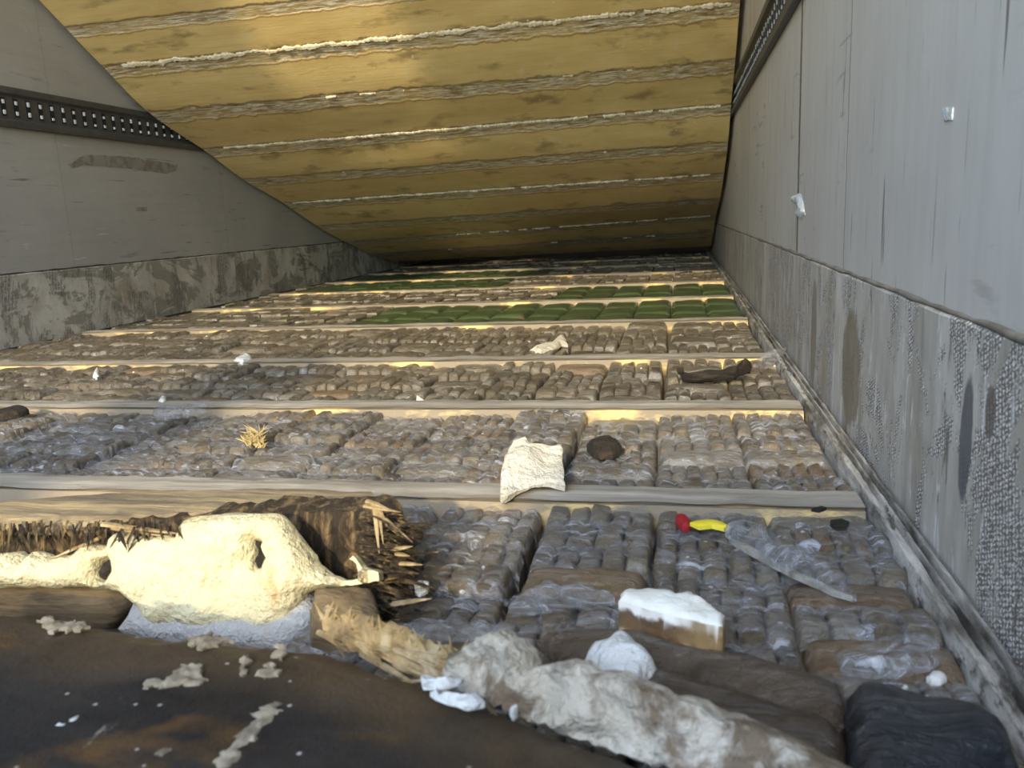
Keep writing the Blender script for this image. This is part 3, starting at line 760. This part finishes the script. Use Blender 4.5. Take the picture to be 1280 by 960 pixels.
under(blob('foam_filling', foam_px, pf, MAT['foam'], thick=.03, puff=.055, r=.07, step=.014, rag=.006, nza=.022, nzs=7, holes=(hole1, hole2)), slab, so)
pf2 = plane(at_y((100, 740), 1.82), at_y((400, 740), 1.82), at_y((250, 800), 1.70))
under(blob('foam_underside', [(148, 786), (160, 770), (170, 745), (300, 748), (370, 742), (392, 736), (398, 755), (400, 772), (388, 788), (365, 800), (345, 809), (300, 806), (240, 800), (190, 796)], pf2, MAT['foam_shade'], thick=.10, puff=.03, r=.05, step=.02, rag=.003, nza=.01), slab, so)['label'] = 'white foam underside with its shade coloured grey'
pb = plane(at_y((0, 735), 1.815), at_y((150, 735), 1.815), at_y((0, 790), 1.86))
under(blob('lower_board', [(-60, 733), (60, 734), (135, 736), (156, 745), (164, 756), (158, 772), (148, 786), (100, 785), (0, 778), (-60, 775)], pb, MAT['ply_edge'], thick=.08, puff=.03, r=.05, step=.025, rag=.003, nza=.004), slab, so)
for hp in (hole1, hole2):  # black lumps set in the foam holes stand in for their deep shade
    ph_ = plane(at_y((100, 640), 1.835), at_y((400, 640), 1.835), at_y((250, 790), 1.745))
    under(blob('hole_shade_plug', [(hp[0][0]+(p[0]-hp[0][0])*1.25, p[1]) for p in hp], ph_, MAT['black_wood_and_shade'], thick=.01, puff=.03, r=.03, step=.01, rag=.002, nza=.004), slab, so)
pc = plane(at_y((400, 740), 1.72), at_y((460, 740), 1.78), at_y((430, 790), 1.64))
under(blob('wood_block', [(394, 737), (430, 734), (464, 735), (472, 757), (478, 782), (455, 792), (430, 786), (412, 775), (398, 768)], pc, MAT['ply_edge'], thick=.10, puff=.012, r=.02, step=.015, rag=.004, nza=.006), slab, so)
it = []
rs = random.Random(3)
for k in range(340):
    t = rs.random(); y = rs.uniform(1.80, 1.93)
    if t < .55:
        a = at_y((rs.uniform(440, 500), rs.uniform(640, 785)), y); ln = rs.uniform(.04, .13); dr = Vector((1, rs.uniform(-.6, .3), rs.uniform(-.5, .25))).normalized()
    else:
        a = at_y((rs.uniform(-20, 225), rs.uniform(650, 668)), y-.03); ln = rs.uniform(.02, .07); dr = Vector((rs.uniform(-.7, .8), -.3, -1)).normalized()
    it.append(prism(a, a+dr*ln, rs.uniform(.0015, .006), rs.uniform(.001, .003)))
under(bunch('splinter', it, MAT['ply_dark']), slab, so)['kind'] = 'stuff'
it = []
for pa, pb_, w in [((468, 628), (474, 692), .006), ((472, 629), (479, 680), .004), ((458, 626), (488, 637), .006), ((474, 636), (484, 658), .004), ((482, 648), (516, 678), .003), ((494, 686), (516, 683), .007), ((495, 692), (512, 695), .006), ((500, 704), (528, 706), .006), ((125, 672), (60, 700), .008), ((128, 655), (230, 668), .008), ((140, 660), (220, 672), .006), ((455, 632), (500, 640), .006), ((490, 755), (540, 748), .008)]:
    it.append(prism(at_y(pa, 1.80), at_y(pb_, 1.79), w, w*.5))
under(bunch('pale_splinter', it, MAT['splint']), slab, so)['kind'] = 'stuff'

# dark filmed board in the foreground
edge = [(-120, 752), (-40, 760), (0, 765), (50, 768), (100, 777), (150, 784), (200, 794), (250, 797), (300, 803), (350, 806), (400, 812), (450, 826), (500, 841), (550, 860), (600, 880), (650, 897), (700, 915), (770, 940), (840, 965), (920, 996), (1000, 1030)]
rowsd = [(0, .10), (.012, .155), (.035, .182), (.08, .195), (.16, .203), (.3, .208), (.5, .21), (.75, .21), (1.1, .21), (1.5, .21)]
V, UV, Fc = [], [], []
fe = []
for a, b in zip(edge, edge[1:]):
    for k in range(5): fe.append((a[0]+(b[0]-a[0])*k/5, a[1]+(b[1]-a[1])*k/5))
fe.append(edge[-1])
for p in fe:
    e = at_z(p, .19)
    for q, (d, z) in enumerate(rowsd):
        jx = .010*nz(e.x, 5, 2, 14)*(1 if q < 3 else 0)
        V.append(Vector((e.x-.25*d, e.y-d+.03+jx, z+.004*nz(e.x, d, 1, 6)+(.006*nz(e.x, d, 7, 22) if q < 5 else 0)))); UV.append((e.x, d))
n = len(rowsd); m_ = len(V)
for p in fe:
    e = at_z(p, .19)
    for q, (d, z) in enumerate(rowsd): V.append(Vector((e.x-.25*d, e.y-d+.03, z-.06))); UV.append((e.x, d))
for i in range(len(fe)-1):
    for j in range(n-1): a = i*n+j; qd = (a, a+1, a+n+1, a+n); Fc += [qd, tuple(m_+k for k in reversed(qd))]
K = len(fe); rim = list(range(n))+[i*n+n-1 for i in range(1, K)]+[(K-1)*n+j for j in range(n-2, -1, -1)]+[i*n for i in range(K-2, 0, -1)]
for a, b in zip(rim, rim[1:]+rim[:1]): Fc.append((a, b, m_+b, m_+a))
bd = empty('dark_floor_board', 'nearest dark brown-black floor board with torn pale scuffs, filling the lower left', 'board', (-.8, .7, .13)); bo = Vector((-.8, .7, .13))
under(mesh('board_body', V, Fc, MAT['board'], uv=UV, smooth=True), bd, bo).data.set_sharp_from_angle(angle=math.radians(60))
pz = (Vector((0, 0, .207)), Vector((0, 0, 1)))
for px in ([(176, 858), (190, 850), (215, 845), (225, 832), (245, 828), (257, 838), (255, 852), (235, 858), (200, 857)], [(45, 776), (60, 770), (90, 775), (112, 782), (100, 788), (70, 786)], [(255, 955), (280, 935), (305, 910), (325, 885), (345, 875), (350, 885), (335, 905), (310, 930), (290, 955), (270, 962)],
           [(228, 800), (245, 795), (262, 790), (290, 798), (262, 808), (235, 806)], [(345, 806), (352, 803), (360, 815), (352, 826), (344, 822)], [(300, 826), (308, 815), (312, 820), (305, 844), (299, 843)], [(320, 838), (340, 830), (350, 842), (335, 848)], [(82, 900), (92, 896), (94, 901), (86, 909)], [(190, 945), (212, 935), (236, 940), (220, 948)]):
    under(blob('torn_scuff', px, pz, MAT['scuff'] if px[0][0] != 82 else MAT['foam_w'], thick=.006, puff=.003, r=.006, step=.006, rag=.020, nza=.006, nzs=60), bd, bo)

# torn foam strip along the board edge
fs = plane(at_z((560, 862), .17), at_z((840, 965), .17), at_z((700, 828), .27))
strip = blob('torn_foam_strip', [(548, 858), (556, 835), (566, 818), (590, 800), (604, 795), (612, 790), (622, 790), (630, 797), (642, 800), (652, 815), (662, 833), (690, 829), (712, 831), (745, 840), (780, 851), (820, 866), (860, 880), (900, 892), (935, 908), (970, 928), (1005, 945), (1035, 962), (1075, 985), (1090, 1010), (960, 1012), (900, 990), (840, 966), (770, 941), (700, 916), (640, 893), (600, 876)], fs, MAT['foam_d'], thick=.05, puff=.012, r=.02, step=.011, rag=.010, nza=.035, nzs=15)
tag(sub_org(strip), 'long torn strip of dirty white foam along the edge of the nearest dark board', 'foam')
# splintered wood between the slab foam and the foam strip
sw = empty('splintered_plywood', 'frayed pale plywood splinters pointing right from under the cream foam', 'broken wood', at_z((500, 815), .1)); swo = at_z((500, 815), .1)
ps = plane(at_z((420, 790), .15), at_z((600, 860), .15), at_z((540, 800), .22))
under(blob('plywood_fibre', [(398, 778), (402, 768), (420, 770), (450, 778), (480, 790), (510, 800), (545, 815), (575, 828), (620, 845), (600, 872), (560, 858), (520, 843), (480, 830), (450, 812), (420, 792)], ps, MAT['splint'], thick=.03, puff=.012, r=.02, step=.012, rag=.02, nza=.02, nzs=26), sw, swo)
it = []; rs = random.Random(9)
for k in range(55):
    u = rs.random(); w_ = rs.random(); px = 400+u*200; py = 772+u*62+w_*24
    a = on((px, py), ps)+ps[1]*rs.uniform(.0, .02); b = on((px+rs.uniform(30, 90), py+rs.uniform(8, 42)), ps)+ps[1]*rs.uniform(0, .03)
    it.append(prism(a, b, rs.uniform(.003, .007), rs.uniform(.002, .004)))
it.append(prism(on((458, 848), ps)+ps[1]*.03, on((565, 830), ps)+ps[1]*.05, .006, .004))
for k in range(22):
    px = 405+rs.random()*170; a = on((px, 770+(px-400)*.33), ps); it.append(prism(a, a+Vector((rs.uniform(-.03, .03), .0, rs.uniform(.02, .05))), .004, .003))
under(bunch('splinter', it, MAT['splint']), sw, swo)['kind'] = 'stuff'

# ================================================================== loose pieces
def piece(name, px, z, mat, label, cat, thick=.02, puff=.01, step=.012, rag=.004, nza=.004, nzs=14, r=.02, tilt=None, crease=0, group=None):
    pl = tilt or (Vector((0, 0, z)), Vector((0, 0, 1)))
    o = blob(name, px, pl, mat, thick=thick, puff=puff, step=step, rag=rag, nza=nza, nzs=nzs, r=r, crease=crease)
    return tag(sub_org(o), label, cat, group)
# white bits on the lower board edge
for k, px in enumerate([[(526, 846), (530, 843), (545, 847), (578, 848), (572, 853), (550, 858), (530, 855)], [(536, 864), (548, 862), (565, 868), (580, 866), (598, 864), (606, 878), (585, 882), (560, 876)], [(636, 888), (645, 880), (650, 890), (640, 894)]]):
    piece('foam_crumb', px, .235, MAT['foam_w'], ['flat white foam flake on the splintered plywood', 'white foam crumbs in the splinters below the flat flake', 'small white foam tip on the edge of the dark board'][k], 'foam', .01, .01, .010, .006, .01, 30)
# foam chunk
ck = [(772, 752), (778, 741), (800, 737), (822, 736), (848, 744), (862, 741), (872, 750), (890, 758), (906, 770), (903, 783), (880, 781), (850, 773), (820, 764), (795, 757)]
def m_chunk():
    m = M('foam_chunk'); g = m.n('ShaderNodeNewGeometry'); v = m.co(); Zc = m.sep(v)[2]
    top = m.mix(m.ramp(m.noise(v, 9, 4), [(.4, 0.), (.7, 1.)]), (.78, .78, .70), (.66, .64, .54))
    zz = m.math('ADD', Zc, m.math('MULTIPLY', m.math('SUBTRACT', m.noise(m.co(), 26, 5), .5), .05))
    side = m.ramp(zz, [(.0, (.50, .43, .31)), (.06, (.58, .50, .34)), (.075, (.15, .085, .03)), (.112, (.10, .06, .03)), (.122, (.72, .69, .60))])
    side = m.mix(m.ramp(m.sep(v)[0], [(.0, 0.), (.05, .9)]), side, m.mix(m.noise(m.co((9, 9, 3)), 4, 5), (.10, .06, .025), (.40, .26, .10)))
    return m.fin(m.mix(m.ramp(m.sep(g.outputs['Normal'])[2], [(.3, 0.), (.5, 1.)]), side, top), .85, m.noise(v, 18, 6), .6, .008)
ch = piece('foam_chunk', ck, .135, m_chunk(), 'thick broken foam chunk with white top and brown crust, on the front packets', 'foam', .115, .012, .010, .006, .008, 20)
# cream sheet leaning against the nearest batten
piece('cream_foam_sheet', [(626, 628), (624, 600), (632, 575), (641, 556), (656, 553), (661, 561), (702, 556), (703, 580), (706, 611), (690, 606), (668, 606), (650, 614)], 0, MAT['card'], 'torn cream foam sheet standing against the nearest batten', 'foam sheet', .012, .006, .014, .006, .012, 9,
      tilt=plane(at_y((640, 625), 2.62), at_y((700, 625), 2.66), at_y((660, 555), 2.95)), crease=.05)
piece('cream_foam_scrap', [(662, 438), (674, 432), (688, 430), (697, 421), (706, 421), (710, 431), (702, 430), (694, 436), (676, 440)], .02, MAT['card'], 'small pointed cream scrap lying between the third and fourth battens', 'foam scrap', .02, .02, .03, .004, .01)
dk = empty('dark_plank_piece', 'dark brown broken plank lying in front of the third batten near the right wall', 'wood', at_z((890, 475), .0)); do = at_z((890, 475), .0)
under(blob('plank_body', [(846, 466), (858, 465), (852, 470), (870, 469), (905, 467), (925, 462), (922, 474), (890, 477), (866, 479), (856, 477)], plane(at_z((850, 478), .02), at_z((925, 476), .02), at_z((890, 464), .10)), MAT['black_wood_and_shade'], thick=.03, puff=.01, r=.02, step=.025, rag=.015, nza=.015), dk, do)
under(blob('splintered_end', [(920, 474), (924, 462), (934, 454), (940, 459), (936, 468), (928, 468)], plane(at_z((920, 476), .03), at_z((940, 474), .03), at_z((930, 456), .16)), MAT['black_wood_and_shade'], thick=.03, puff=.01, r=.02, step=.02, rag=.01, nza=.01), dk, do)
piece('bark_chip', [(733, 555), (745, 551), (757, 547), (770, 552), (777, 558), (766, 566), (750, 567), (741, 563)], .03, MAT['black_wood_and_shade'], 'dark brown wood chip right of the cream sheet', 'wood chip', .03, .025, .015, .004, .01)
piece('red_scrap', [(844, 645), (852, 644), (858, 646), (864, 651), (862, 657), (853, 658), (847, 652)], .03, MAT['red'], 'small dark red plastic scrap beside the yellow strip', 'plastic scrap', .02, .015, .008, .003, .004)
piece('yellow_strip', [(862, 653), (872, 650), (890, 649), (903, 652), (912, 658), (905, 660), (890, 656), (874, 658)], .04, MAT['yel'], 'curved bright yellow plastic strip on the right front packets', 'plastic strip', .012, .005, .008, .002, .003)
piece('twisted_film_strip', [(905, 664), (915, 658), (945, 664), (975, 680), (1005, 700), (1035, 718), (1058, 734), (1070, 746), (1050, 741), (1015, 724), (980, 710), (950, 690), (925, 678)], .05, MAT['film'], 'long twisted strip of clear film over splintered wood near right kerb', 'plastic strip', .012, .03, .012, .006, .02, 16, r=.03, crease=.03)
piece('wood_splinter', [(912, 672), (935, 680), (960, 695), (1000, 716), (1040, 735), (1066, 745), (1040, 738), (1000, 721), (958, 700), (925, 682)], .03, MAT['batten'], 'thin pale splinter under the twisted film strip', 'wood splinter', .015, .006, .012, .004, .005)
piece('rubber_chip', [(1037, 650), (1050, 648), (1062, 652), (1058, 658), (1042, 658)], .04, MAT['black_wood_and_shade'], 'flat black chip between yellow strip and right kerb', 'chip', .015, .006, .01, .004, .003)
piece('rubber_chip', [(1014, 636), (1026, 632), (1034, 634), (1024, 638)], .065, MAT['black_wood_and_shade'], 'thin black chip on the right end of the nearest batten', 'chip', .01, .005, .01, .003, .003)
piece('foam_lump', [(730, 828), (742, 812), (752, 814), (765, 806), (780, 803), (795, 812), (812, 828), (823, 840), (818, 852), (806, 854), (799, 866), (785, 862), (765, 850), (748, 842)], .10, MAT['foam_w'], 'bright white foam lump resting on the big brown parcel', 'foam', .07, .06, .010, .004, .012, 12, r=.08)
piece('pebble', [(1158, 846), (1165, 840), (1178, 840), (1184, 846), (1176, 851), (1164, 851)], .04, MAT['pebble'], 'smooth pale pebble near the right kerb', 'pebble', .012, .008, .006, .001, .001, r=.012)
for k in range(16):
    rs = random.Random(k+40); x = 1125+rs.random()*72; y = 868+(x-1110)*.41-rs.uniform(1, 20); w = rs.uniform(2.5, 7)
    piece('foam_crumb', [(x-w, y), (x-w*.3, y-w*.6), (x+w*.7, y-w*.4), (x+w, y+w*.2), (x+w*.2, y+w*.6), (x-w*.6, y+w*.4)], .055, MAT['foam_w'], 'white foam crumb scattered between the dark sack and the right kerb', 'foam crumb', .02, .015, .008, .003, .005, group='crumbs by the dark sack')
# large brown parcels and the dark sack, lower right
P1 = plane(at_z((700, 800), .06), at_z((1050, 880), .065), at_z((900, 960), .07))
piece('brown_parcel', [(668, 800), (740, 795), (800, 800), (880, 822), (940, 830), (1000, 846), (1052, 868), (1062, 900), (1050, 915), (980, 895), (900, 868), (830, 842), (780, 838), (700, 825)], 0, MAT['parcel'], 'long smooth brown taped parcel lying under the white foam lump', 'parcel', .02, .05, .022, .004, .008, 6, r=.09, tilt=P1)
P2 = plane(at_z((800, 850), .07), at_z((1050, 930), .07), at_z((950, 990), .08))
piece('brown_parcel', [(790, 848), (830, 846), (900, 872), (980, 898), (1052, 920), (1064, 945), (1060, 985), (1030, 1010), (960, 985), (880, 930), (800, 880)], 0, MAT['parcel'], 'nearest smooth brown taped parcel beside the long foam strip', 'parcel', .025, .05, .022, .004, .008, 6, r=.08, tilt=P2)
P3 = plane(at_z((1070, 880), .065), at_z((1240, 930), .065), at_z((1100, 980), .075))
piece('dark_sack', [(1058, 880), (1075, 870), (1110, 868), (1150, 880), (1190, 895), (1225, 915), (1258, 945), (1275, 985), (1200, 1020), (1070, 1020), (1058, 960)], 0, MAT['navy'], 'blue-black plastic sack in the bottom right corner by the kerb', 'sack', .03, .06, .022, .006, .014, 7, r=.08, tilt=P3, crease=.04)
# crumpled film pieces
for px, z, lab in [([(1045, 820), (1080, 806), (1130, 803), (1175, 808), (1185, 822), (1150, 838), (1090, 845), (1052, 842)], .045, 'crumpled clear film on the packets just above the dark sack'),
                   ([(190, 516), (205, 512), (225, 514), (240, 506), (262, 507), (258, 515), (235, 519), (208, 524), (196, 521)], .05, 'crumpled clear film draped over the left half of the second batten'),
                   ([(945, 450), (960, 444), (975, 440), (984, 436), (975, 447), (965, 456), (952, 462)], .05, 'clear film tuft against the right kerb at the third batten'),
                   ([(480, 790), (520, 782), (560, 785), (600, 780), (640, 788), (630, 798), (560, 800), (500, 798)], .04, 'loose clear film beside the splintered plywood'),
                   ([(630, 752), (690, 738), (760, 742), (770, 752), (700, 762), (640, 768)], .04, 'loose clear film left of the thick foam chunk')]:
    piece('plastic_film_scrap', px, z, MAT['film'], lab, 'plastic film', .008, .02, .014, .008, .02, 16, crease=.03)
piece('wood_stick', [(-10, 516), (10, 512), (30, 508), (36, 512), (20, 517), (0, 520), (-10, 521)], .06, MAT['black_wood_and_shade'], 'dark short stick on the left end of the second batten', 'stick', .03, .02, .02, .004, .006)
piece('foam_crumb', [(116, 470), (120, 463), (125, 463), (126, 469), (121, 472)], .03, MAT['foam_w'], 'white crumb on the packets behind the second batten at left', 'foam crumb', .04, .03, .015, .004, .005)
piece('foam_crumb', [(198, 501), (202, 495), (208, 496), (208, 501), (203, 503)], .03, MAT['pebble'], 'pale round crumb just behind the second batten', 'foam crumb', .02, .012, .012, .002, .003)
piece('foam_crumb', [(292, 451), (300, 447), (312, 443), (316, 449), (304, 453)], .03, MAT['foam_w'], 'white crumb by the third batten at left', 'foam crumb', .03, .02, .02, .006, .01)
piece('paper_scrap', [(520, 503), (521, 494), (527, 498), (534, 503)], .03, MAT['card'], 'tiny cream triangle standing behind the second batten', 'scrap', .008, .004, .02, .001, .001, tilt=plane(at_y((520, 503), 4.26), at_y((535, 503), 4.26), at_y((525, 494), 4.30)))
piece('blue_white_scrap', [(518, 729), (526, 725), (536, 727), (535, 737), (525, 743), (519, 740)], .05, MAT['foam_w'], 'pale bluish scrap right of the frayed slab end', 'scrap', .01, .004, .01, .002, .003)
g = empty('straw_tuft', 'small yellow tuft of straw on the packets left of the centre', 'straw', at_z((318, 552), .02)); go = at_z((318, 552), .02); it = []; rs = random.Random(5)
for k in range(70):
    a = at_z((rs.uniform(306, 330), rs.uniform(540, 560)), .03); it.append(prism(a, a+Vector((rs.uniform(-.06, .06), rs.uniform(-.04, .04), rs.uniform(.0, .05))), .003, .003))
under(bunch('straw_blade', it, MAT['grass']), g, go)['kind'] = 'stuff'
# marks stuck on the walls
tw = (Vector((XL+.004, 0, 0)), Vector((1, 0, 0)))
piece('tape_residue', [(85, 205), (95, 200), (108, 193), (160, 196), (200, 202), (222, 206), (220, 213), (205, 217), (160, 210), (120, 207), (104, 206), (90, 209)], 0, MAT['tape'], 'peeling brown tape residue on the left wall under the cargo track', 'tape', .004, .004, .05, .02, .002, tilt=tw)
piece('tape_residue', [(171, 259), (184, 259), (184, 264), (171, 264)], 0, MAT['tape'], 'small brown tape square on the left wall, below the long residue', 'tape', .004, .003, .05, .005, .002, tilt=tw)
tr = (Vector((XR-.004, 0, 0)), Vector((-1, 0, 0)))
piece('white_sticker_scrap', [(991, 245), (1000, 241), (1003, 252), (1006, 268), (1002, 273), (995, 270), (1000, 257), (992, 253)], 0, MAT['foam_w'], 'torn white scrap stuck to the right wall on the panel joint', 'sticker scrap', .004, .02, .02, .01, .01, tilt=tr)
piece('white_sticker_scrap', [(1178, 136), (1190, 134), (1189, 150), (1180, 152)], 0, MAT['foam_w'], 'small square pale sticker remnant high on the right wall', 'sticker scrap', .004, .003, .02, .004, .002, tilt=tr)
print('objects', len(bpy.data.objects))
